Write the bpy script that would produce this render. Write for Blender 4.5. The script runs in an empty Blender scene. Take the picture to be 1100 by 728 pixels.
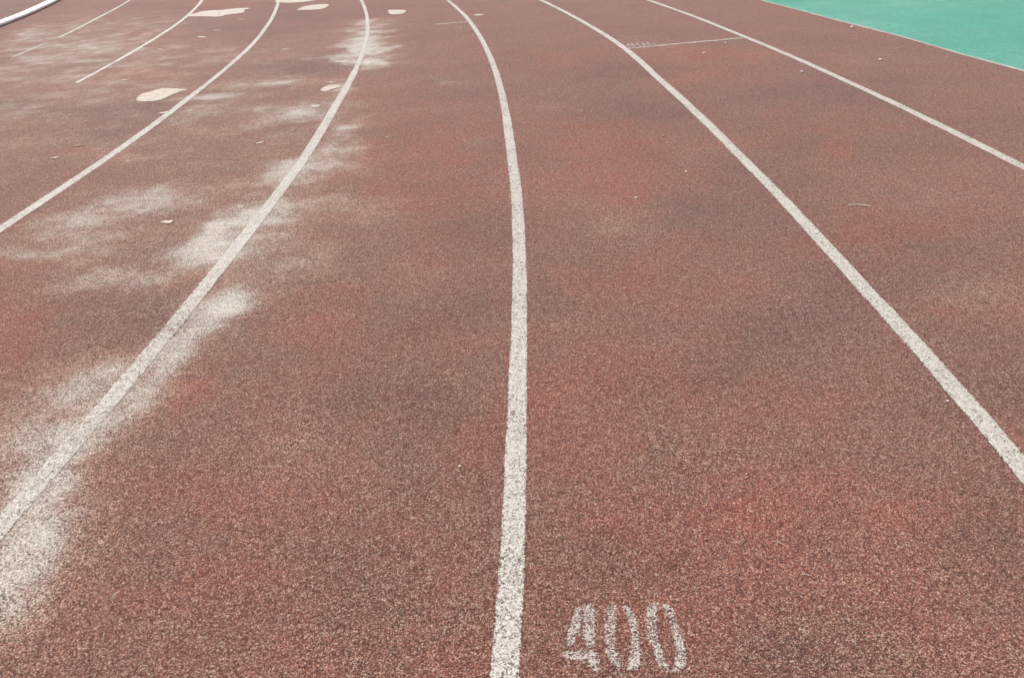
import bpy, bmesh, math, random
import numpy as np
from mathutils import Matrix, Vector

random.seed(7); rng = np.random.default_rng(7)
scene = bpy.context.scene
col = scene.collection
R = math.radians

# ---------------------------------------------------------------- camera
PITCH, ROLL, HEIGHT = 0.533838, -0.0496953, 1.24103
cam_data = bpy.data.cameras.new('camera'); cam = bpy.data.objects.new('camera', cam_data); col.objects.link(cam)
cam_data.sensor_width = 36; cam_data.lens = 803.368/1100*36
cam_data.clip_start = 0.02; cam_data.clip_end = 2000
cp, sp, cr, sr = math.cos(PITCH), math.sin(PITCH), math.cos(ROLL), math.sin(ROLL)
right0, up0, fwd = Vector((1,0,0)), Vector((0,sp,cp)), Vector((0,cp,-sp))
right = cr*right0 + sr*up0; up = -sr*right0 + cr*up0
m = Matrix((right, up, -fwd)).transposed().to_4x4(); m.translation = (0,0,HEIGHT)
cam.matrix_world = m
scene.camera = cam

# ---------------------------------------------------------------- sky, sun, exposure
SUN_EL, SUN_AZ = R(48), R(-35)          # azimuth from +Y, clockwise
world = bpy.data.worlds.new('World'); scene.world = world; world.use_nodes = True
nt = world.node_tree; nt.nodes.clear()
sky = nt.nodes.new('ShaderNodeTexSky'); sky.sky_type = 'NISHITA'; sky.sun_disc = False
sky.sun_elevation = SUN_EL; sky.sun_rotation = SUN_AZ; sky.dust_density = 3; sky.air_density = 1.0; sky.ozone_density = 1
hs = nt.nodes.new('ShaderNodeHueSaturation'); hs.inputs['Saturation'].default_value = 0.25
bg = nt.nodes.new('ShaderNodeBackground'); bg.inputs['Strength'].default_value = 0.13
wo = nt.nodes.new('ShaderNodeOutputWorld')
nt.links.new(sky.outputs[0], hs.inputs['Color']); nt.links.new(hs.outputs[0], bg.inputs['Color']); nt.links.new(bg.outputs[0], wo.inputs['Surface'])
sd = bpy.data.lights.new('sun', 'SUN'); sd.energy = 1.5; sd.angle = R(12); sd.color = (1.0, 0.965, 0.90)
sun = bpy.data.objects.new('sun', sd); col.objects.link(sun)
to_sun = Vector((math.sin(SUN_AZ)*math.cos(SUN_EL), math.cos(SUN_AZ)*math.cos(SUN_EL), math.sin(SUN_EL)))
sun.rotation_euler = to_sun.to_track_quat('Z', 'Y').to_euler(); sun.location = (0,0,30)
vs = scene.view_settings; vs.view_transform = 'Standard'; vs.look = 'None'; vs.gamma = 1; vs.use_curve_mapping = False
vs.exposure = 0.55

# ---------------------------------------------------------------- measured layout, metres on the ground
CENTRE = (-42.5342, 3.8705)
LINE_DRIFT = [[(0.2183, -0.2147), (0.2557, -0.2663), (0.3053, -0.2055)],
 [(0.1232, -0.0396), (0.1478, -0.0267), (0.1592, -0.0183), (0.2011, -0.0471), (0.2734, 0.0113)],
 [(0.077, 0.0175), (0.1013, 0.0201), (0.1262, 0.0181), (0.18, 0.0338), (0.2487, 0.0171)],
 [(-0.0132, 0.0047), (-0.0027, 0.0044), (0.0089, 0.0205), (0.0578, 0.0189), (0.1221, 0.039), (0.1493, 0.0204), (0.2227, 0.0066)],
 [(-0.0595, -0.012), (-0.0516, 0.0011), (-0.0399, 0.0011), (-0.0241, 0.0049), (0.005, 0.0176), (0.0388, 0.0052), (0.0851, 0.0218), (0.1195, 0.0276),
  (0.1524, 0.0212), (0.2051, 0.0074)],
 [(-0.0701, -0.0024), (-0.0687, -0.0022), (-0.0596, -0.0052), (-0.0425, -0.0074), (-0.0369, -0.0038), (-0.0048, -0.0068), (0.0043, -0.0211),
  (0.0258, -0.0157), (0.0672, -0.0126), (0.1325, -0.0102), (0.186, -0.0247)],
 [(-0.0569, 0.0044), (-0.0511, 0.0084), (-0.0431, 0.0024), (-0.0352, -0.0122), (-0.0252, -0.0159), (-0.0112, -0.0146), (-0.004, -0.0288),
  (0.0145, -0.0254), (0.0455, -0.0312), (0.0752, 0.0045), (0.1681, -0.0548)],
 [(-0.0076, 0.0237), (0.0111, 0.0195), (0.0347, 0.0034), (0.0686, -0.0075), (0.0804, -0.0195), (0.1504, -0.0157)],
 [(0.036, 0.0916), (0.0502, 0.0223), (0.0682, 0.0449), (0.0931, -0.0304), (0.1198, -0.0315)]]
DUST = [(-1.205, 3.355, 127.308, -6.101, 32.883, 0.85), (-1.236, 2.99, 130.014, -3.461, 56.052, 0.6), (-1.224, 3.154, 156.462, 43.25, 34.625, 0.5),
 (-1.026, 2.426, 175.548, -44.5, 84.432, 0.68), (-1.095, 2.329, 348.98, 37.105, 99.379, 0.4), (-1.918, 3.502, 24.39, 0.527, 20.056, 0.36),
 (-1.796, 3.653, 34.856, -2.986, 40.179, 0.3), (-1.937, 3.117, 37.064, -0.126, 38.356, 0.16), (-1.26, 1.642, 21.13, 7.133, 16.703, 0.08),
 (-1.194, 1.653, 170.724, -2.94, 16.252, 0.2), (-1.118, 1.231, 147.352, 15.134, 59.126, 0.28), (-1.146, 2.115, 395.894, -18.779, 21.664, 0.2),
 (-1.155, 2.672, 10.92, 1.986, 3.551, 0.1), (-1.205, 4.644, 9.279, 1.287, 1.409, 0.14), (-1.546, 2.733, 24.792, -10.498, 88.991, 0.35),
 (-2.126, 3.01, 197.568, 156.285, 483.693, 0.45), (-1.102, 4.156, 63.982, 8.831, 50.517, 0.5), (-1.204, 3.927, 64.89, -3.682, 18.628, 0.3),
 (-0.984, 4.774, 149.786, 20.034, 26.645, 0.5), (-1.047, 4.418, 58.907, 2.565, 11.01, 0.3), (-1.428, 5.389, 23.329, 1.456, 25.9, 0.4),
 (-1.904, 6.488, 15.325, -4.866, 29.479, 0.5), (-2.151, 6.034, 39.265, -11.862, 85.014, 0.45), (-1.375, 8.509, 52.234, 8.354, 4.429, 0.55),
 (-1.297, 7.76, 72.665, 4.989, 5.009, 0.5), (-1.376, 7.297, 17.057, 22.296, 77.443, 0.65), (-1.03, 7.071, 181.871, 43.582, 87.096, 0.5),
 (-1.475, 9.783, 32.9, 10.45, 18.944, 0.4), (-1.338, 9.147, 22.354, 0.924, 133.673, 0.5), (-0.971, 3.536, 30.984, 14.604, 59.737, 0.3),
 (-0.654, 3.246, 62.657, 21.475, 94.793, 0.22), (-0.937, 2.992, 96.021, 20.128, 23.077, 0.28), (-1.311, 2.008, 110.904, -12.641, 94.803, 0.45),
 (-1.388, 1.897, 63.109, -22.538, 218.332, 0.2), (-1.345, 1.657, 112.827, -3.215, 120.019, 0.42), (-1.122, 2.029, 465.946, 34.623, 94.786, 0.35),
 (-1.132, 1.758, 425.213, 11.649, 49.883, 0.35), (-1.154, 1.476, 220.726, 18.173, 52.362, 0.34), (-1.145, 1.261, 197.109, 38.444, 104.846, 0.68),
 (-1.098, 1.101, 279.902, 125.968, 270.877, 0.35), (-1.094, 2.232, 335.424, 104.763, 116.479, 0.3), (-2.219, 5.494, 81.77, 9.842, 14.215, 0.38),
 (-2.374, 4.548, 35.551, 9.819, 49.435, 0.25), (-5.593, 10.301, 11.754, 2.85, 1.274, 0.25), (-6.018, 10.21, 34.156, 11.911, 6.051, 0.3),
 (-4.547, 10.348, 2.988, 0.7, 1.975, 0.15), (-4.655, 8.425, 4.444, 0.287, 1.712, 0.18), (-0.414, 6.14, 43.114, 23.729, 93.488, 0.2),
 (0.393, 5.15, 31.808, 16.816, 92.592, 0.2), (-0.485, 6.088, 69.315, 53.876, 217.892, 0.2), (-1.848, 8.653, 11.952, 5.324, 11.066, 0.22),
 (-2.129, 7.738, 3.839, 2.558, 6.591, 0.18), (0.467, 1.514, 86.579, 47.383, 853.484, 0.16), (0.489, 3.038, 69.761, 4.079, 108.593, 0.18),
 (1.669, 2.279, 46.447, -15.14, 114.815, 0.2), (1.979, 3.301, 17.536, 10.604, 125.221, 0.16), (2.822, 6.39, 5.947, 2.434, 16.826, 0.1),
 (0.208, 3.368, 33.575, 6.816, 63.435, 0.12), (-0.535, 2.685, 21.112, 6.789, 34.821, 0.1), (-1.293, 6.104, 138.937, 10.184, 31.911, 0.4),
 (-0.086, 1.277, 60.558, 12.746, 178.353, 0.08), (0.841, 2.164, 29.391, -2.813, 63.483, 0.06), (-0.544, 1.51, 48.236, 13.634, 48.546, 0.12),
 (-4.948, 11.342, 2.802, 2.135, 3.68, 0.15), (-4.317, 8.333, 1.47, 0.494, 0.434, 0.3), (-3.492, 6.101, 3.023, 2.007, 3.351, 0.22),
 (-3.134, 8.011, 3.303, 1.639, 2.347, 0.2), (-3.068, 6.686, 18.161, 9.75, 14.372, 0.15), (-1.692, 4.73, 8.255, 0.583, 1.682, 0.16),
 (-2.928, 4.74, 8.238, 5.259, 8.339, 0.12), (-1.23, 3.444, 112.276, -38.208, 53.554, 0.7), (-1.255, 3.012, 227.278, -47.649, 116.522, 0.6),
 (-1.008, 2.483, 457.763, -200.349, 238.383, 0.4), (-1.349, 8.323, 32.818, 4.96, 1.814, 0.35), (-1.664, 3.21, 8.158, 1.326, 4.202, 0.15),
 (-1.437, 1.829, 36.838, 20.654, 23.278, 0.06), (-1.566, 5.417, 6.675, 3.003, 7.594, 0.15), (-1.813, 2.746, 29.148, 18.309, 42.116, 0.15)]
FRESH = [(0.493, 3.523, 24.289, 0.935, 27.691, 0.6), (-0.48, 3.669, 12.686, 2.698, 10.437, 0.45), (-0.502, 4.518, 19.998, 3.336, 9.8, 0.45),
 (0.483, 2.425, 55.385, -0.876, 79.963, 0.6), (0.229, 1.734, 29.416, -0.179, 39.716, 0.4), (0.524, 1.295, 49.118, -23.035, 229.656, 0.8),
 (0.462, 1.155, 99.347, 0.614, 433.508, 0.6), (0.788, 1.252, 90.033, -11.308, 397.908, 0.75), (-1.788, 2.352, 102.081, 63.365, 100.937, 0.9),
 (-2.064, 2.862, 140.909, 94.738, 196.407, 0.5), (-1.792, 2.941, 261.387, 201.471, 756.712, 0.6), (-0.989, 1.824, 490.978, 43.533, 359.185, 0.85),
 (-0.669, 2.253, 120.437, -29.389, 88.929, 0.6), (-0.679, 1.176, 67.435, 40.037, 301.596, 0.3), (-0.686, 1.415, 77.386, 50.202, 402.214, 0.3),
 (1.835, 3.923, 498.723, -179.274, 218.589, 0.8), (1.836, 4.295, 33.153, 7.211, 104.094, 0.5), (1.784, 6.672, 7.44, 2.453, 15.245, 0.55),
 (1.427, 5.809, 14.101, 3.024, 25.655, 0.4), (0.458, 7.033, 9.451, 1.02, 6.044, 0.4), (0.546, 4.332, 9.583, -0.168, 5.636, 0.45),
 (-3.375, 7.234, 18.834, 12.804, 25.599, 0.8), (-4.144, 9.624, 13.78, 7.7, 10.327, 0.45), (-4.415, 12.699, 9.062, 5.851, 9.153, 0.6),
 (-2.652, 4.594, 56.205, 43.867, 120.09, 0.6), (1.636, 2.938, 42.785, -0.089, 147.622, 0.35), (-0.925, 5.561, 14.089, 3.666, 8.835, 0.3),
 (0.861, 1.102, 72.654, -20.718, 258.711, 0.25), (0.107, 1.534, 106.628, 5.009, 170.578, 0.3), (0.255, 1.018, 79.766, 3.776, 304.861, 0.35),
 (1.317, 2.73, 21.366, 1.922, 82.985, 0.3), (-0.911, 3.463, 125.298, 38.346, 102.331, 0.4), (-1.983, 2.682, 189.078, 130.378, 295.997, 0.5),
 (-0.043, 1.216, 144.304, 19.027, 314.366, 0.2), (0.705, 1.314, 232.559, -55.796, 469.049, 0.3)]
DARK = [(1.875, 5.243, 7.707, 2.1, 20.229, 0.5), (1.007, 6.267, 11.528, 0.063, 7.34, 0.6), (0.92, 4.916, 11.362, 0.43, 11.968, 0.65),
 (0.987, 3.319, 27.682, -21.714, 28.124, 0.55), (0.953, 2.218, 48.544, -35.493, 43.432, 0.55), (-0.098, 3.116, 37.522, 6.774, 49.284, 0.4),
 (-0.221, 2.273, 39.267, 9.938, 78.032, 0.45), (-0.329, 1.759, 45.68, 17.221, 148.766, 0.45), (-0.132, 1.408, 121.181, 41.169, 514.209, 0.35),
 (-1.736, 7.167, 8.914, 8.206, 26.335, 0.75), (-2.668, 5.694, 12.745, 8.856, 21.838, 0.75), (-2.659, 5.058, 22.467, 16.652, 43.58, 0.5),
 (-3.766, 6.067, 13.626, 15.427, 47.026, 0.4), (-1.441, 4.902, 35.385, -15.487, 61.565, 0.6), (-1.437, 2.399, 25.464, 19.078, 85.783, 0.5),
 (-1.686, 2.424, 98.334, 64.099, 167.165, 0.3), (-1.006, 1.696, 249.45, 43.33, 185.785, 0.5), (0.403, 1.527, 536.746, 38.123, 1898.59, 0.6),
 (0.344, 1.144, 500.589, -530.0, 3117.929, 0.7), (0.201, 1.172, 267.727, -10.436, 423.503, 0.3), (1.035, 1.2, 64.986, -31.2, 104.665, 0.6),
 (1.142, 1.655, 95.569, -43.453, 81.592, 0.35), (0.65, 1.029, 707.801, -148.605, 2330.387, 0.65), (0.501, 0.916, 204.144, 11.581, 1419.406, 0.5),
 (-0.324, 1.127, 219.896, 73.034, 690.605, 0.35), (2.287, 5.152, 7.741, 0.711, 17.014, 0.35), (0.04, 4.851, 142.529, -0.998, 9.579, 0.3),
 (0.367, 1.768, 246.396, 19.293, 711.985, 0.3), (-4.131, 12.031, 2.976, 4.346, 10.203, 0.3), (-3.875, 10.126, 5.765, 5.116, 11.162, 0.3),
 (-3.166, 9.892, 3.854, 3.237, 7.343, 0.4), (-2.529, 10.928, 5.782, 5.669, 13.221, 0.35), (-0.892, 2.642, 167.307, -3.795, 77.233, 0.3),
 (-3.096, 5.725, 25.234, 21.176, 56.415, 0.3), (-1.236, 2.31, 322.062, 50.241, 115.203, 0.35), (-1.431, 4.209, 61.064, -32.385, 96.457, 0.4),
 (4.378, 8.023, 1136541.764, -568064.755, 315113.343, 0.0), (-1.255, 1.682, 375.895, 228.515, 668.26, 0.2),
 (-1.559, 6.909, 41.339, 23.765, 67.45, 0.5), (2.212, 3.859, 12.714, 1.692, 45.89, 0.3), (-0.116, 5.682, 24.926, 6.802, 30.124, 0.3),
 (0.168, 2.301, 106.497, 7.185, 147.524, 0.3), (1.316, 2.393, 62.123, -82.106, 147.209, 0.3), (1.363, 1.681, 94.052, -44.736, 153.835, 0.3),
 (0.575, 1.847, 82.522, -9.429, 126.22, 0.3)]
DIGITS = [[[(0.103, 1.0233), (0.1133, 1.0227), (0.1064, 0.9648), (0.094, 0.9593), (0.0899, 0.9304), (0.068, 0.9332)],
  [(0.1171, 1.0326), (0.1392, 1.0278), (0.1339, 0.9726), (0.1309, 0.9266), (0.1078, 0.9279), (0.1127, 0.9739)],
  [(0.0658, 0.9219), (0.1302, 0.9206), (0.136, 0.9056), (0.1273, 0.8759), (0.1165, 0.8808), (0.1162, 0.8994), (0.0682, 0.905)]],
 [[(0.1664, 1.0262), (0.1855, 1.025), (0.1776, 0.9892), (0.1678, 0.9396), (0.1682, 0.9067), (0.177, 0.8888), (0.174, 0.8776), (0.1619, 0.8811),
   (0.15, 0.9048), (0.1483, 0.9407), (0.1553, 0.9938)],
  [(0.1934, 1.0229), (0.2089, 1.0169), (0.2201, 0.9867), (0.2166, 0.9428), (0.2136, 0.8954), (0.2014, 0.876), (0.18, 0.8758), (0.1896, 0.8967),
   (0.2004, 0.9316), (0.2032, 0.9812), (0.1979, 1.0076)]],
 [[(0.2479, 1.0212), (0.2702, 1.0232), (0.265, 1.0035), (0.2566, 0.9877), (0.2527, 0.9469), (0.2522, 0.9107), (0.2603, 0.8756), (0.2546, 0.866),
   (0.2442, 0.8765), (0.2362, 0.9146), (0.2312, 0.9512), (0.2405, 0.9984)],
  [(0.275, 1.0196), (0.2912, 1.0186), (0.2984, 0.9884), (0.298, 0.9442), (0.2976, 0.8906), (0.279, 0.8633), (0.2648, 0.8669), (0.2763, 0.8918),
   (0.2838, 0.9328), (0.2831, 0.9733), (0.2791, 0.9994)]]]
PATCHES = [('large pale leaf-shaped bare patch left of the third painted line',
  [(-2.8286, 6.0035), (-2.8878, 6.248), (-2.8355, 6.2969), (-2.8059, 6.3986), (-2.7722, 6.4383), (-2.6744, 6.4005), (-2.6078, 6.3697),
   (-2.5244, 6.3292), (-2.5527, 6.2923), (-2.5867, 6.1969), (-2.604, 6.0978), (-2.6137, 6.0), (-2.6546, 5.9528), (-2.753, 5.9542)]),
 ('long ragged pale bare patch touching the broken second line',
  [(-4.3131, 11.3776), (-4.2626, 11.6689), (-4.2194, 11.846), (-3.9596, 11.8391), (-3.8042, 11.9526), (-3.6396, 11.9835), (-3.5424, 11.8513),
   (-3.6129, 11.7068), (-3.5089, 11.4879), (-3.5474, 11.3035), (-3.7034, 11.2758), (-3.7551, 11.0221), (-4.0088, 11.2073), (-4.181, 11.234)]),
 ('pale wedge-shaped bare patch pointing left, between third and fourth lines',
  [(-2.7887, 11.3489), (-2.7626, 11.6911), (-2.7367, 11.8548), (-2.5932, 11.9359), (-2.4383, 11.9336), (-2.3762, 11.7312), (-2.4054, 11.3473),
   (-2.5172, 11.3175), (-2.6923, 11.3664)]),
 ('pale bare patch cut off by the top of the picture, crossed by the third line',
  [(-3.3967, 12.6587), (-3.47, 13.2563), (-3.1813, 13.3703), (-2.7445, 12.8289), (-2.7199, 12.5077), (-2.9117, 12.3204), (-3.1657, 12.3718),
   (-3.3309, 12.524)]),
 ('short pale pointed bare patch right of the far end of the fourth line',
  [(-1.4438, 10.9069), (-1.2172, 10.8203), (-1.1585, 10.6206), (-1.2079, 10.3766), (-1.3497, 10.4031), (-1.4009, 10.618)]),
 ('small cream bare patch left of the fourth line inside a dusty smear',
  [(-1.4073, 6.0878), (-1.3791, 6.2098), (-1.3181, 6.2396), (-1.2607, 6.1827), (-1.2647, 6.0979), (-1.3248, 6.0692), (-1.3208, 5.9978),
   (-1.3784, 6.0106)]),
 ('tiny pale sliver of bare base just below the cream patch by the fourth line',
  [(-1.3747, 5.5572), (-1.3019, 5.5492), (-1.2937, 5.4943), (-1.3435, 5.48)]),
 ('thin pale dash of bare base right of the fifth line at its far end',
  [(-0.2734, 10.0079), (-0.1645, 10.0175), (-0.1551, 9.8911), (-0.2628, 9.8817)]),
 ('narrow pale scratch on the reddest part beside the second line',
  [(-3.4605, 9.2949), (-3.3936, 9.2998), (-3.3067, 9.2221), (-3.3593, 9.1963), (-3.4198, 9.2148)]),
 ('short pale scratch nearest the kink in the second line', [(-3.6353, 8.5386), (-3.5817, 8.5305), (-3.5323, 8.4734), (-3.5652, 8.4541)])]
LITTER = [('long cream rubber chip lying alone left of the fourth line', -1.5794, 3.3231, 0.05, 'flake'),
 ('small cream rubber chip just above the cream patch by the fourth line', -1.3625, 6.3263, 0.05, 'flake'),
 ('curled pinkish rubber chip below the broken end of the second line', -3.2711, 6.885, 0.06, 'flake'),
 ('pale rubber chip under the right tip of the long ragged patch', -3.3528, 10.6602, 0.06, 'flake'),
 ('pale rubber chip below the middle of the long ragged patch', -3.367, 9.7344, 0.07, 'flake'),
 ('pale rubber chip touching the third line below the leaf-shaped patch', -2.4343, 5.5507, 0.07, 'flake'),
 ('pinkish rubber chip lying left of the third line near the left edge', -2.6998, 4.5072, 0.04, 'flake'),
 ('reddish rubber chip lying in the dark stain left of the third line', -2.6849, 4.7595, 0.05, 'flake'),
 ('pale rubber chip in the dusty stretch between third and fourth lines', -1.4908, 4.6124, 0.04, 'flake'),
 ('dark-edged rubber chip high up between third and fourth lines', -2.1562, 8.0813, 0.06, 'flake'),
 ('white pebble closest to the fifth line in the foreground', -0.1485, 1.4759, 0.0065, 'pebble'),
 ('white pebble left of the sixth line by its near end', 1.1841, 1.6475, 0.007, 'pebble'),
 ('white pebble below the thin cross line in the seventh lane', 1.7748, 6.7626, 0.025, 'pebble'),
 ('tiny white pebble just under the middle of the thin cross line', 2.0777, 7.1977, 0.02, 'pebble'),
 ('white pebble left of the seventh line, alone on dark rubber', 2.288, 5.84, 0.022, 'pebble'),
 ('whitish pebble nearest the middle of the sixth lane', 0.6119, 3.3352, 0.012, 'pebble'),
 ('pale pebble in the sixth lane, farther from the camera than its neighbour', 0.9237, 3.6721, 0.012, 'pebble'),
 ('whitish pebble between fourth and fifth lines beside the red area', -0.7029, 4.5952, 0.012, 'pebble'),
 ('cream pebble just right of the fourth line below the dusty smear', -1.0007, 3.7903, 0.014, 'pebble'),
 ('tiny white pebble close to the green surface at the far right', 3.447, 7.7063, 0.03, 'pebble'),
 ('tiny grey-white pebble mid-way across the outermost lane', 3.0199, 6.134, 0.025, 'pebble'),
 ('bent straw lying on the orange stain in the sixth lane', 0.5576, 1.1673, 0.011, 'straw'),
 ('pale straw lying flat right of the sixth line', 1.5566, 3.0932, 0.045, 'straw'),
 ('pale straw lying on its own left of the number in the foreground lane', -0.261, 1.488, 0.01, 'straw'),
 ('short pale straw on the rubber below the bent straw', 0.5869, 1.0741, 0.01, 'straw')]
NUMBER_AT = (0.1827, 0.9412)
FAR_NUMBER_AT = (1.3325, 7.3658)
FADED_NUMBER_AT = (-1.1428, 9.5155)
CROSS_LINES = [(1.1836, 7.194, 2.3497, 7.4559), (-0.7032, 9.3437, -0.3052, 9.4319)]
WEAR = {'A0': 0.1225, 'A1': 0.1477, 'A2': 0.1582, 'Bend': 0.0765, 'Bj1': 0.1006, 'Bj2': 0.1263, 'Cstep': 0.0594, 'Dstep': 0.0694, 'Estep': 0.0241}
CX, CY = CENTRE
LANE, R0 = 1.22, 36.5

# ---------------------------------------------------------------- node helpers
class NB:
    def __init__(s, name):
        s.m = bpy.data.materials.new(name); s.m.use_nodes = True; s.t = s.m.node_tree; s.t.nodes.clear()
        s.out = s.t.nodes.new('ShaderNodeOutputMaterial'); s.b = s.t.nodes.new('ShaderNodeBsdfPrincipled')
        s.t.links.new(s.b.outputs[0], s.out.inputs[0])
        s.co = s.t.nodes.new('ShaderNodeNewGeometry').outputs['Position']
    def put(s, sock, v):
        if isinstance(v, bpy.types.NodeSocket): s.t.links.new(v, sock)
        elif isinstance(v, (tuple, list)): sock.default_value = (*v, 1.0)[:4] if sock.type == 'RGBA' else v
        else: sock.default_value = v
    def math(s, op, a, b=0.0, c=0.0, clamp=False):
        n = s.t.nodes.new('ShaderNodeMath'); n.operation = op; n.use_clamp = clamp
        for i, v in enumerate((a, b, c)): s.put(n.inputs[i], v)
        return n.outputs[0]
    def noise(s, scale, detail=2, rough=.5, dist=0.0, stretch=None, lac=2.0):
        n = s.t.nodes.new('ShaderNodeTexNoise'); n.inputs['Scale'].default_value = scale; n.inputs['Detail'].default_value = detail
        n.inputs['Roughness'].default_value = rough; n.inputs['Distortion'].default_value = dist; n.inputs['Lacunarity'].default_value = lac
        v = s.co
        if stretch:
            mp = s.t.nodes.new('ShaderNodeMapping'); mp.inputs['Scale'].default_value = stretch; s.t.links.new(s.co, mp.inputs[0]); v = mp.outputs[0]
        s.t.links.new(v, n.inputs['Vector']); return n.outputs[0]
    def voronoi(s, scale):
        n = s.t.nodes.new('ShaderNodeTexVoronoi'); n.inputs['Scale'].default_value = scale
        s.t.links.new(s.co, n.inputs['Vector'])
        sep = s.t.nodes.new('ShaderNodeSeparateColor'); s.t.links.new(n.outputs['Color'], sep.inputs[0])
        return n.outputs['Distance'], sep.outputs[0], sep.outputs[1]
    def attr(s, name):
        n = s.t.nodes.new('ShaderNodeAttribute'); n.attribute_name = name; return n.outputs['Fac']
    def ramp(s, f, stops):
        n = s.t.nodes.new('ShaderNodeValToRGB'); e = n.color_ramp.elements
        while len(e) < len(stops): e.new(.5)
        for i, (p, c) in enumerate(stops): e[i].position = p; e[i].color = (*c, 1)
        s.put(n.inputs[0], f); return n.outputs[0]
    def mix(s, f, a, b, mode='MIX'):
        n = s.t.nodes.new('ShaderNodeMix'); n.data_type = 'RGBA'; n.blend_type = mode
        s.put(n.inputs[0], f); s.put(n.inputs[6], a); s.put(n.inputs[7], b); return n.outputs[2]
    def range(s, v, a, b, c=0.0, d=1.0, smooth=False):
        n = s.t.nodes.new('ShaderNodeMapRange'); n.clamp = True
        if smooth: n.interpolation_type = 'SMOOTHSTEP'
        for i, x in enumerate((v, a, b, c, d)): s.put(n.inputs[i], x)
        return n.outputs[0]
    def bump(s, h, strength=.5, dist=.002):
        n = s.t.nodes.new('ShaderNodeBump'); n.inputs['Strength'].default_value = strength; n.inputs['Distance'].default_value = dist
        s.t.links.new(h, n.inputs['Height']); s.t.links.new(n.outputs[0], s.b.inputs['Normal'])

def grain(b):
    d, r1, r2 = b.voronoi(390)                 # rubber granules, about 4 mm
    mid = b.noise(150, 4, .88)                  # clumps of granules
    co = b.noise(46, 4, .75)                   # centimetre mottling
    g = b.math('ADD', b.math('MULTIPLY', r1, .38), b.math('ADD', b.math('MULTIPLY', mid, 1.25), b.math('MULTIPLY', co, .54)))
    g = b.math('ADD', g, -.57)                 # about 0.5 on average
    return d, r1, r2, mid, co, g

def rubber(name, tones, fresh, drab, dusty=(.86,.80,.69), base_dark=0.0, thin=(.90,.68,.585)):
    b = NB(name)
    d, r1, r2, mid, co, g = grain(b)
    big = b.noise(1.1, 5, .62, .6); patch = b.noise(4.5, 5, .62, .3); patch2 = b.noise(13, 4, .6)
    fine = b.noise(60, 2, .6)
    c = b.ramp(g, tones)
    # areas where fresh colour still shows / drab greyed areas
    ff = b.math('ADD', b.attr('fresh'), b.math('MULTIPLY', b.math('SUBTRACT', patch, .5), 1.7))
    ff = b.math('ADD', ff, b.math('MULTIPLY', b.math('SUBTRACT', patch2, .5), 1.1))
    ff = b.range(ff, -.10, .64, 0, .92)
    c = b.mix(ff, c, b.mix(1.0, c, fresh, 'MULTIPLY'))
    df = b.math('ADD', b.attr('dark'), b.math('MULTIPLY', b.math('SUBTRACT', big, .5), 1.9))
    df = b.math('ADD', df, b.math('MULTIPLY', b.math('SUBTRACT', patch2, .5), 1.5))
    df = b.range(df, -.16 - base_dark, .76, 0, .95)
    c = b.mix(df, c, b.mix(1.0, c, drab, 'MULTIPLY'))
    # pale mineral dust caught on the granule tops
    du = b.math('ADD', b.attr('dust'), b.math('MULTIPLY', b.math('SUBTRACT', patch2, .5), .75))
    du = b.math('ADD', du, b.math('MULTIPLY', b.math('SUBTRACT', b.noise(2.2, 4, .6, stretch=(1,1.6,1)), .5), .50))
    k = b.math('ADD', du, b.math('MULTIPLY', b.math('SUBTRACT', g, .5), 1.7))
    kf = b.range(k, .08, 1.15, 0, .97, True)
    cream = b.mix(b.range(fine, .35, .65), dusty, tuple(x*1.12 for x in dusty))
    c = b.mix(kf, c, b.mix(b.range(b.attr('dust'), .30, .62), b.mix(1.0, cream, thin, 'MULTIPLY'), cream))
    # crevice shade painted into the colour of the pits between granules, with grime
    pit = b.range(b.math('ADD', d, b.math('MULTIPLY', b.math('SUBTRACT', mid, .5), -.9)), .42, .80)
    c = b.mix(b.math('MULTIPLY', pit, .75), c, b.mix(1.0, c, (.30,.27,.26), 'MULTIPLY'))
    for sc_, k_ in ((240, 1.0), (118, .5)):   # open pores and pale granules of two sizes
        dd, s1, s2 = b.voronoi(sc_)
        c = b.mix(b.math('MULTIPLY', b.range(s1, .15, .12), b.range(dd, .55, .30, 0, .8*k_)), c, b.mix(1.0, c, (.25,.22,.21), 'MULTIPLY'))
        c = b.mix(b.math('MULTIPLY', b.range(s1, .88, .91), b.range(dd, .48, .25, 0, .6*k_)), c, b.mix(.6, c, dusty))
    b.put(b.b.inputs['Base Color'], c)
    b.b.inputs['Sheen Weight'].default_value = .14; b.b.inputs['Sheen Roughness'].default_value = .6; b.b.inputs['Sheen Tint'].default_value = (1,.86,.78,1) if name[0] == 'r' else (.7,1,.93,1)
    b.b.inputs['Roughness'].default_value = .85; b.b.inputs['Specular IOR Level'].default_value = .2
    h = b.math('SUBTRACT', b.math('ADD', b.math('MULTIPLY', mid, 1.0), b.math('MULTIPLY', r1, .35)), b.math('MULTIPLY', d, .8))
    b.bump(h, .75, .004)
    return b.m

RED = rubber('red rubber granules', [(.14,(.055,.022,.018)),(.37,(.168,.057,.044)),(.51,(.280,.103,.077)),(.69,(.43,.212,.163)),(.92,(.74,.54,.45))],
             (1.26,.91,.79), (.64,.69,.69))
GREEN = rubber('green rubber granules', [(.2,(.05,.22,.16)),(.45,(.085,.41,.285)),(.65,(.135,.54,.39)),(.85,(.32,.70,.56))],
             (1.05,1.25,1.22), (.84,.72,.72), dusty=(.36,.68,.58), thin=(1,1,1))

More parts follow.
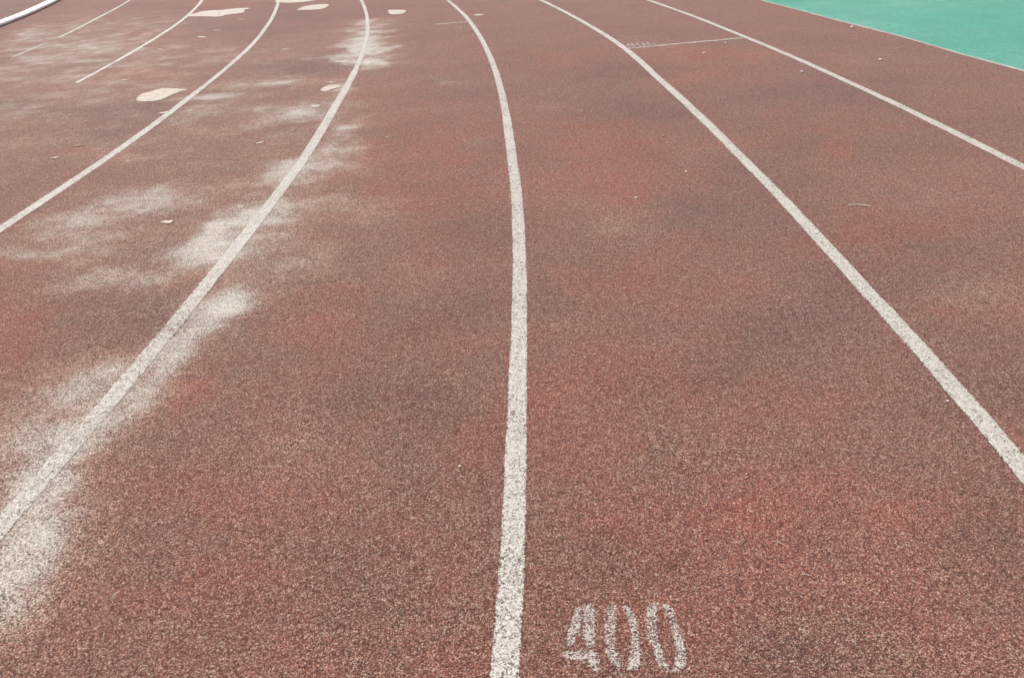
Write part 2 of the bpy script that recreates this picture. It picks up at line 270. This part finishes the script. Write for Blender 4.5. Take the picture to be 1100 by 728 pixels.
def paint(name, colour, dirt):
    b = NB(name)
    d, r1, r2, mid, co, g = grain(b)
    cov = b.attr('cover')
    q = b.math('ADD', g, b.math('MULTIPLY', b.math('SUBTRACT', b.noise(5, 4, .65), .5), .60))
    a = b.range(b.math('ADD', cov, b.math('MULTIPLY', b.math('SUBTRACT', q, .5), 1.25)), .44, .92, 0, .96, True)
    c = b.mix(b.range(g, .25, .68, 0, 1), dirt, colour)
    c = b.mix(b.range(b.noise(3, 3), .4, .7, 0, .3), c, b.mix(1.0, c, (.86,.84,.8), 'MULTIPLY'))
    b.put(b.b.inputs['Base Color'], c); b.put(b.b.inputs['Alpha'], a)
    b.b.inputs['Roughness'].default_value = .7
    b.bump(b.math('SUBTRACT', mid, b.math('MULTIPLY', d, .6)), .5, .003)
    return b.m
LINE = paint('worn white line paint', (.70,.645,.575), (.29,.24,.205))
NUMBER = paint('faded stencil paint', (.60,.52,.455), (.30,.23,.19))

def plain(name, c1, c2, scale=30, rough=.8, bumpd=.002):
    b = NB(name)
    n = b.noise(scale, 4, .6)
    b.put(b.b.inputs['Base Color'], b.mix(b.range(n, .35, .65), c1, c2)); b.b.inputs['Roughness'].default_value = rough
    b.bump(n, .5, bumpd); return b.m
KERB = plain('white painted concrete', (.86,.85,.82), (.76,.74,.70), 14)
BASE = plain('pale bare base layer', (.60,.51,.43), (.43,.345,.28), 16, bumpd=.0015)
STONE = plain('white pebble', (.88,.85,.80), (.74,.70,.64), 200)
CHIP = plain('pale rubber chip', (.68,.56,.48), (.52,.40,.33), 60)
CHIP_RED = plain('reddish rubber chip', (.42,.24,.19), (.30,.14,.11), 60)
STRAW = plain('dry straw', (.80,.73,.60), (.68,.60,.47), 90)
SOIL = plain('dry grass ground', (.10,.12,.05), (.16,.15,.08), 3)
ASPH = plain('grey asphalt', (.12,.12,.115), (.18,.175,.17), 8)

# ---------------------------------------------------------------- object helpers
def mesh(name, verts, faces, mat, parent=None, smooth=False):
    me = bpy.data.meshes.new(name); me.from_pydata([tuple(map(float, v)) for v in verts], [], faces); me.update()
    me.materials.append(mat)
    if smooth: me.polygons.foreach_set('use_smooth', [True]*len(me.polygons))
    o = bpy.data.objects.new(name, me); col.objects.link(o)
    if parent: o.parent = parent
    return o
def tag(o, label=None, cat=None, group=None, kind=None):
    for k, v in (('label', label), ('category', cat), ('group', group), ('kind', kind)):
        if v: o[k] = v
    return o
def set_attr(o, name, vals):
    a = o.data.attributes.new(name, 'FLOAT', 'POINT'); a.data.foreach_set('value', np.asarray(vals, dtype=np.float32).ravel())
def grid(name, th, rr, z, mat, attrs=None, edge=None):
    T, RR = np.meshgrid(th, rr, indexing='ij')
    if edge is not None: RR = RR + np.asarray(edge)[:,None]*(1-np.linspace(0, 1, len(rr)))[None,:]
    X = CX + RR*np.cos(T); Y = CY + RR*np.sin(T)
    n, k = T.shape
    co = np.stack([X, Y, np.full_like(X, z)], -1).reshape(-1, 3)
    i = np.arange(n*k).reshape(n, k)
    f = np.stack([i[:-1,:-1], i[:-1,1:], i[1:,1:], i[1:,:-1]], -1).reshape(-1, 4)
    me = bpy.data.meshes.new(name); me.vertices.add(len(co)); me.vertices.foreach_set('co', co.ravel().astype(np.float32))
    me.loops.add(f.size); me.loops.foreach_set('vertex_index', f.ravel().astype(np.int32))
    me.polygons.add(len(f)); me.polygons.foreach_set('loop_start', np.arange(0, f.size, 4, dtype=np.int32)); me.polygons.foreach_set('loop_total', np.full(len(f), 4, dtype=np.int32))
    me.update(calc_edges=True)
    a, b, c = co[f[0,0]], co[f[0,1]], co[f[0,2]]
    if np.cross(b-a, c-b)[2] < 0: me.flip_normals()
    me.materials.append(mat)
    o = bpy.data.objects.new(name, me); col.objects.link(o)
    for nm, fn in (attrs or {}).items(): set_attr(o, nm, fn(co[:,0], co[:,1]))
    return o
def value_noise(x, y, scale, seed):
    tab = np.random.default_rng(seed).uniform(-1, 1, (64, 64)); out = 0; amp = 1
    for o_ in range(4):
        u, v = x*scale + 17.3*o_, y*scale + 9.1*o_; iu, iv = np.floor(u).astype(int), np.floor(v).astype(int)
        fu, fv = u-iu, v-iv; fu = fu*fu*(3-2*fu); fv = fv*fv*(3-2*fv)
        q = lambda a, b: tab[(iu+a) % 64, (iv+b) % 64]
        out = out + amp*((q(0,0)*(1-fu)+q(1,0)*fu)*(1-fv) + (q(0,1)*(1-fu)+q(1,1)*fu)*fv); scale *= 2; amp *= .6
    return out
def blobs(lst):
    def fn(x, y):
        d_ = .022 + .010*np.hypot(x, y)
        nx, ny = x + d_*value_noise(x, y, 3.2, 3), y + 1.6*d_*value_noise(x, y, 3.2, 4)
        br = 1 + .42*value_noise(x, y, 5.0, 5)
        x, y = nx, ny
        s = np.ones_like(x)
        for bx, by, a, b, c, k in lst:
            dx, dy = x-bx, y-by
            q = a*dx*dx + 2*b*dx*dy + c*dy*dy
            s *= 1 - np.clip(k*br*np.exp(-.5*np.minimum(q, 60)/1.25), 0, .97)
        return 1 - s
    return fn

# ---------------------------------------------------------------- ground, track, green surround
def drift(k, t):
    pts = LINE_DRIFT[k]
    fine = np.arange(-.3, .6, .001)
    v = np.interp(fine, [p[0] for p in pts], [p[1] for p in pts])
    ker = np.exp(-.5*(np.arange(-20, 21)/7.0)**2); ker /= ker.sum()
    v = np.convolve(np.pad(v, 20, mode='edge'), ker, mode='valid')
    return np.interp(t, fine, v)
g = 300.0
tag(mesh('ground', [(-g,-g,-.03),(g,-g,-.03),(g,g,-.03),(-g,g,-.03)], [(0,1,2,3)], SOIL), kind='structure')
th = np.concatenate([np.arange(-.9,-.14,.02), np.arange(-.14,.06,.0007), np.arange(.06,.14,.0012), np.arange(.14,.36,.0022), np.arange(.36,1.4,.03)])
rr = np.arange(36.36, 46.45, .032)
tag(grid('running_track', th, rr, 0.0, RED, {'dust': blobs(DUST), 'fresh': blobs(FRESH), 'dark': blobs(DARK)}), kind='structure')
tc = np.arange(-.9, 1.4, .02)
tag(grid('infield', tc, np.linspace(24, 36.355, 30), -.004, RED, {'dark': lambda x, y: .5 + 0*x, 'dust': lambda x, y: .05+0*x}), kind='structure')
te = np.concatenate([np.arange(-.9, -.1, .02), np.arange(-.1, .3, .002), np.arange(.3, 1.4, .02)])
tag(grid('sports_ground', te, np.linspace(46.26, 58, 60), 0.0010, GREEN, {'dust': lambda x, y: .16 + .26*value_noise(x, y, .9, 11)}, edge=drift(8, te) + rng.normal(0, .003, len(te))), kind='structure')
tag(grid('path', tc, np.linspace(58.005, 64, 10), -.006, ASPH), kind='structure')

# ---------------------------------------------------------------- painted lane lines
def strip(name, pts, nrm, widths, cover, z, mat, parent=None):
    """ribbon of paint: six columns across, paint thinning out over the edges"""
    pts = np.asarray(pts); nrm = np.asarray(nrm); w = np.asarray(widths)/2
    cols = [(-1,-.0035,0.0),(-1,.0005,.72),(-1,.005,1.0),(1,-.005,1.0),(1,-.0005,.72),(1,.0035,0.0)]
    V, A = [], []
    for sgn, e, c in cols:
        P = pts + nrm*((sgn*w + e)[:,None]); V.append(P); A.append(cover*c)
    n = len(pts); V = np.concatenate(V); A = np.concatenate(A)
    F = [(c*n+i, c*n+i+1, (c+1)*n+i+1, (c+1)*n+i) for c in range(5) for i in range(n-1)]
    o = mesh(name, [(x, y, z) for x, y in V], F, mat, parent)
    if o.data.polygons[0].normal.z < 0: o.data.flip_normals()
    set_attr(o, 'cover', A); return o
def wob(n, step, amp):
    k = max(2, int(n/step)+2); return np.interp(np.arange(n), np.linspace(0, n, k), rng.normal(0, amp, k))
def lane_line(k, label, t0=-.85, t1=1.35, width=.052, cov=.93, wfn=None, cfn=None):
    t = np.concatenate([np.arange(t0, -.12, .004), np.arange(max(t0,-.12), min(.30,t1), .00035), np.arange(.30, t1, .004)]) if t1 > .3 else np.arange(t0, t1, .00035)
    r = R0 + LANE*k + drift(k, t) + wob(len(t), 40, .0012) + wob(len(t), 8, .0006)
    d = np.stack([np.cos(t), np.sin(t)], -1)
    w = np.full(len(t), width) + wob(len(t), 60, .0015) + wob(len(t), 6, .0010)
    c = np.full(len(t), cov) + wob(len(t), 25, .03)
    if wfn: w = w*wfn(t)
    if cfn: c = c*cfn(t)
    o = strip('lane_line', np.array([[CX, CY]]) + d*r[:,None], d, w, c, .0021, LINE)
    return tag(o, label, 'lane line', 'white lane lines painted on the red track')
step = lambda t, a, lo, hi: np.where(t < a, lo, hi)
W = WEAR
def broken(t):   # the faintest line: a gap and a ragged short piece
    return np.where(t < W['A0'], 0, np.where(t < W['A1'], .80, np.where(t < W['A2'], .30, .93)))
lane_line(1, 'thin faint broken lane line beside the white kerb', t0=W['A0'], width=.045, cov=.92, cfn=broken)
lane_line(2, 'kinked lane line worn away at its near end, second from the kerb', t0=W['Bend'], width=.050, cov=.95,
          wfn=lambda t: np.where(np.abs(t-W['Bj1']) < .0012, .3, 1.0)*np.where(np.abs(t-W['Bj2']) < .0010, .4, 1.0)*np.where(t < W['Bj1'], .85, 1.0))
lane_line(3, 'complete lane line passing right of the pale leaf-shaped bare patch', cov=.90, wfn=lambda t: step(t, W['Cstep'], 1.08, .95))
lane_line(4, 'lane line running through the white dusty smears', cov=.90, wfn=lambda t: step(t, W['Dstep'], 1.14, .86), cfn=lambda t: step(t, -.03, .93, 1.0))
lane_line(5, 'lane line in the middle, just left of the number 400 in the foreground', cov=.90, wfn=lambda t: step(t, W['Estep'], 1.02, .95))
lane_line(6, 'lane line starting at the left end of the thin cross line', cov=.96, width=.056)
lane_line(7, 'lane line meeting the right end of the thin cross line', cov=.97, width=.055)
lane_line(8, 'thin uneven pale edge line between red track and green surface', cov=.84, width=.030,
          wfn=lambda t: 1 + wob(len(t), 120, .45), cfn=lambda t: 1 + wob(len(t), 90, .12))

def cross_line(seg, label, cov, width):
    a, b = np.array(seg[:2]), np.array(seg[2:]); n = 160
    s = np.linspace(0, 1, n)[:,None]; P = a + (b-a)*s
    d = (b-a)/np.linalg.norm(b-a); nn = np.array([-d[1], d[0]])
    P = P + nn*wob(n, 12, .003)[:,None]
    o = strip('cross_line', P, np.tile(nn, (n,1)), np.full(n, width)+wob(n, 6, .002), cov + wob(n, 8, .06), .0015, LINE)
    return tag(o, label, 'cross line', 'thin cross lines painted over a lane')
cross_line(CROSS_LINES[0], 'thin pale cross line spanning the lane under the far number', .76, .046)
cross_line(CROSS_LINES[1], 'short faint cross line stopping at the middle lane line', .74, .050)

# ---------------------------------------------------------------- stencilled numbers
def round_poly(P, n=2):
    P = np.asarray(P)
    for _ in range(n):
        Q = np.roll(P, -1, 0); P = np.stack([.75*P+.25*Q, .25*P+.75*Q], 1).reshape(-1, 2)
    return P
def area(P): return .5*np.sum(P[:,0]*np.roll(P[:,1],-1) - np.roll(P[:,0],-1)*P[:,1])
def offset(P, e):
    a = P - np.roll(P, 1, 0); b = np.roll(P, -1, 0) - P; t = a/np.linalg.norm(a,axis=1)[:,None] + b/np.linalg.norm(b,axis=1)[:,None]
    t /= np.linalg.norm(t,axis=1)[:,None]+1e-9
    return P + np.stack([t[:,1], -t[:,0]], -1)*e       # outward for counter-clockwise
def digit(polys, origin, parent, cov):
    V, F, A = [], [], []
    for q, P in enumerate(polys):
        P = round_poly(np.asarray(P) - origin)
        if area(P) < 0: P = P[::-1]
        n = len(P); k0 = len(V)
        for e, c in ((.0058, 0.0), (.0014, .68), (-.003, .97)):
            V += [(x, y, 0.0) for x, y in offset(P, e)]; A += [c*(cov + rng.normal(0, .03))]*n
        for r_ in range(2):
            F += [(k0+r_*n+i, k0+r_*n+(i+1)%n, k0+(r_+1)*n+(i+1)%n, k0+(r_+1)*n+i) for i in range(n)]
        F.append(tuple(k0+2*n+i for i in range(n)))
    o = mesh('digit', V, F, NUMBER, parent); set_attr(o, 'cover', A); return o
def number(label, at, rot, scale, cov):
    root = bpy.data.objects.new('painted_number', None); col.objects.link(root); root.empty_display_size = .1
    root.location = (at[0], at[1], .0015); root.rotation_euler = (0, 0, rot); root.scale = (scale, scale, 1)
    for gl, c in zip(DIGITS, cov): digit(gl, np.array(NUMBER_AT), root, c)
    return tag(root, label, 'number', 'white stencilled numbers on the lanes')
number('white stencilled number 400 in the foreground beside the middle lane line', NUMBER_AT, 0, 1.0, (.76,.71,.69))
number('small far number 400 above the thin cross line', FAR_NUMBER_AT, R(4), 1.2, (.74,.72,.68))
number('barely readable faded number 400 by the short faint cross line', FADED_NUMBER_AT, R(6), .9, (.62,.62,.62))

# ---------------------------------------------------------------- kerb
kerb = bpy.data.objects.new('kerb', None); col.objects.link(kerb)
kc = (CX + 36.42*math.cos(.25), CY + 36.42*math.sin(.25), 0); kerb.location = kc
tag(kerb, 'low white painted kerb along the inner edge of the track', 'kerb')
def kerb_section(t0, t1, dr, w, h):
    n = 10; prof = [(-w/2+.035,0),(-w/2+.035,h-.027),(-w/2,h-.024),(-w/2,h-.006),(-w/2+.008,h),(w/2-.008,h),(w/2,h-.006),(w/2,h-.024),(w/2-.035,h-.027),(w/2-.035,0)]
    V, F = [], []
    for i in range(n+1):
        t = t0 + (t1-t0)*i/n
        for a, z in prof:
            r_ = 36.425 + dr + a + random.uniform(-.002,.002); V.append((CX+r_*math.cos(t)-kc[0], CY+r_*math.sin(t)-kc[1], z + random.uniform(-.002,.002)*(z>0)))
    k = len(prof)
    for i in range(n):
        for j in range(k):
            a, b = i*k+j, i*k+(j+1)%k; F.append((a, b, b+k, a+k))
    F += [tuple(range(k))[::-1], tuple(n*k+j for j in range(k))]
    o = mesh('kerb_section', V, F, KERB, kerb); bm = bmesh.new(); bm.from_mesh(o.data); bmesh.ops.recalc_face_normals(bm, faces=bm.faces); bm.to_mesh(o.data); bm.free()
t = -.6
while t < 1.2:
    kerb_section(t, t+.0262, random.uniform(-.006,.006), .15, .045); t += .0265

# ---------------------------------------------------------------- worn-through patches
def ragged(P, amp):
    P = round_poly(P, 1); P = np.stack([P + (np.roll(P,-1,0)-P)*f for f in (0,.25,.5,.75)], 1).reshape(-1,2); s = np.array([max(np.ptp(P[:,0]), np.ptp(P[:,1]))])
    return P + rng.normal(0, amp, P.shape)*s
for label, P in PATCHES:
    P = np.asarray(P); c = P.mean(0); Q = ragged(P - c, .007)
    if area(Q) < 0: Q = Q[::-1]
    n = len(Q); V = [(x, y, 0) for x, y in Q] + [(x*.97, y*.97, .0012) for x, y in Q]
    F = [(i, (i+1)%n, n+(i+1)%n, n+i) for i in range(n)] + [tuple(n+i for i in range(n))]
    o = mesh('bare_patch', V, F, BASE); o.location = (c[0], c[1], .0025)
    tag(o, label, 'bare patch', 'pale patches where the rubber has worn away')

# ---------------------------------------------------------------- litter
def pebble(s):
    bm = bmesh.new(); bmesh.ops.create_icosphere(bm, subdivisions=2, radius=s/2)
    ph = [random.uniform(0, 6) for _ in range(3)]
    for v in bm.verts:
        f = 1 + .16*math.sin(v.co.x/s*5+ph[0]) + .12*math.sin(v.co.y/s*6+ph[1]); v.co *= f; v.co.z *= .6; v.co.x *= 1.25
        v.co.z += s*.27
    me = bpy.data.meshes.new('pebble'); bm.to_mesh(me); bm.free(); me.polygons.foreach_set('use_smooth', [True]*len(me.polygons)); me.materials.append(STONE)
    o = bpy.data.objects.new('pebble', me); col.objects.link(o); return o
def flake(s, mat):
    s *= .75
    n = 18; ph = random.uniform(0, 6); Q = []
    for i in range(n):
        a = 2*math.pi*i/n; r_ = s*.5*(1 + .18*math.sin(3*a+ph) + random.uniform(-.12,.12)); Q.append((r_*math.cos(a)*1.5, r_*math.sin(a)*.85))
    lift = lambda x, y: .0042 + .010*abs(x)**1.5/(s**.5)
    V = [(x, y, lift(x,y)) for x, y in Q] + [(x, y, lift(x,y)-.0022) for x, y in Q] + [(0,0,.005),(0,0,.001)]
    F = [(i, i+n, (i+1)%n+n, (i+1)%n) for i in range(n)] + [(2*n, i, (i+1)%n) for i in range(n)] + [(2*n+1, (i+1)%n+n, i+n) for i in range(n)]
    return mesh('rubber_chip', V, F, mat)
def straw(s):
    n, k, r_ = 9, 6, s*.05; V, F = [], []; bend = random.uniform(.15,.3)*s
    for i in range(n):
        u = i/(n-1); x = (u-.5)*s*2; y = bend*math.sin(u*3.1)**2*(1 if u < .6 else .7); z = r_+.001 + .1*s*u
        for j in range(k):
            a = 2*math.pi*j/k; V.append((x, y + r_*math.cos(a), z + r_*math.sin(a)))
    for i in range(n-1):
        for j in range(k): F.append((i*k+j, i*k+(j+1)%k, (i+1)*k+(j+1)%k, (i+1)*k+j))
    F += [tuple(range(k)), tuple((n-1)*k+j for j in range(k))[::-1]]
    return mesh('straw', V, F, STRAW)
for label, x, y, s, kind in LITTER:
    if kind == 'pebble': o = pebble(s); cat, gr = 'pebble', 'small pale pebbles scattered on the track'
    elif kind == 'flake': o = flake(s, CHIP_RED if 'reddish' in label else CHIP); cat, gr = 'rubber chip', 'loose rubber chips on the track'
    else: o = straw(s); cat, gr = 'straw', 'bits of straw on the track'
    o.location = (x, y, 0); o.rotation_euler = (0, 0, random.uniform(-.5,.5) + (.3 if kind == 'flake' else 0))
    tag(o, label, cat, gr)
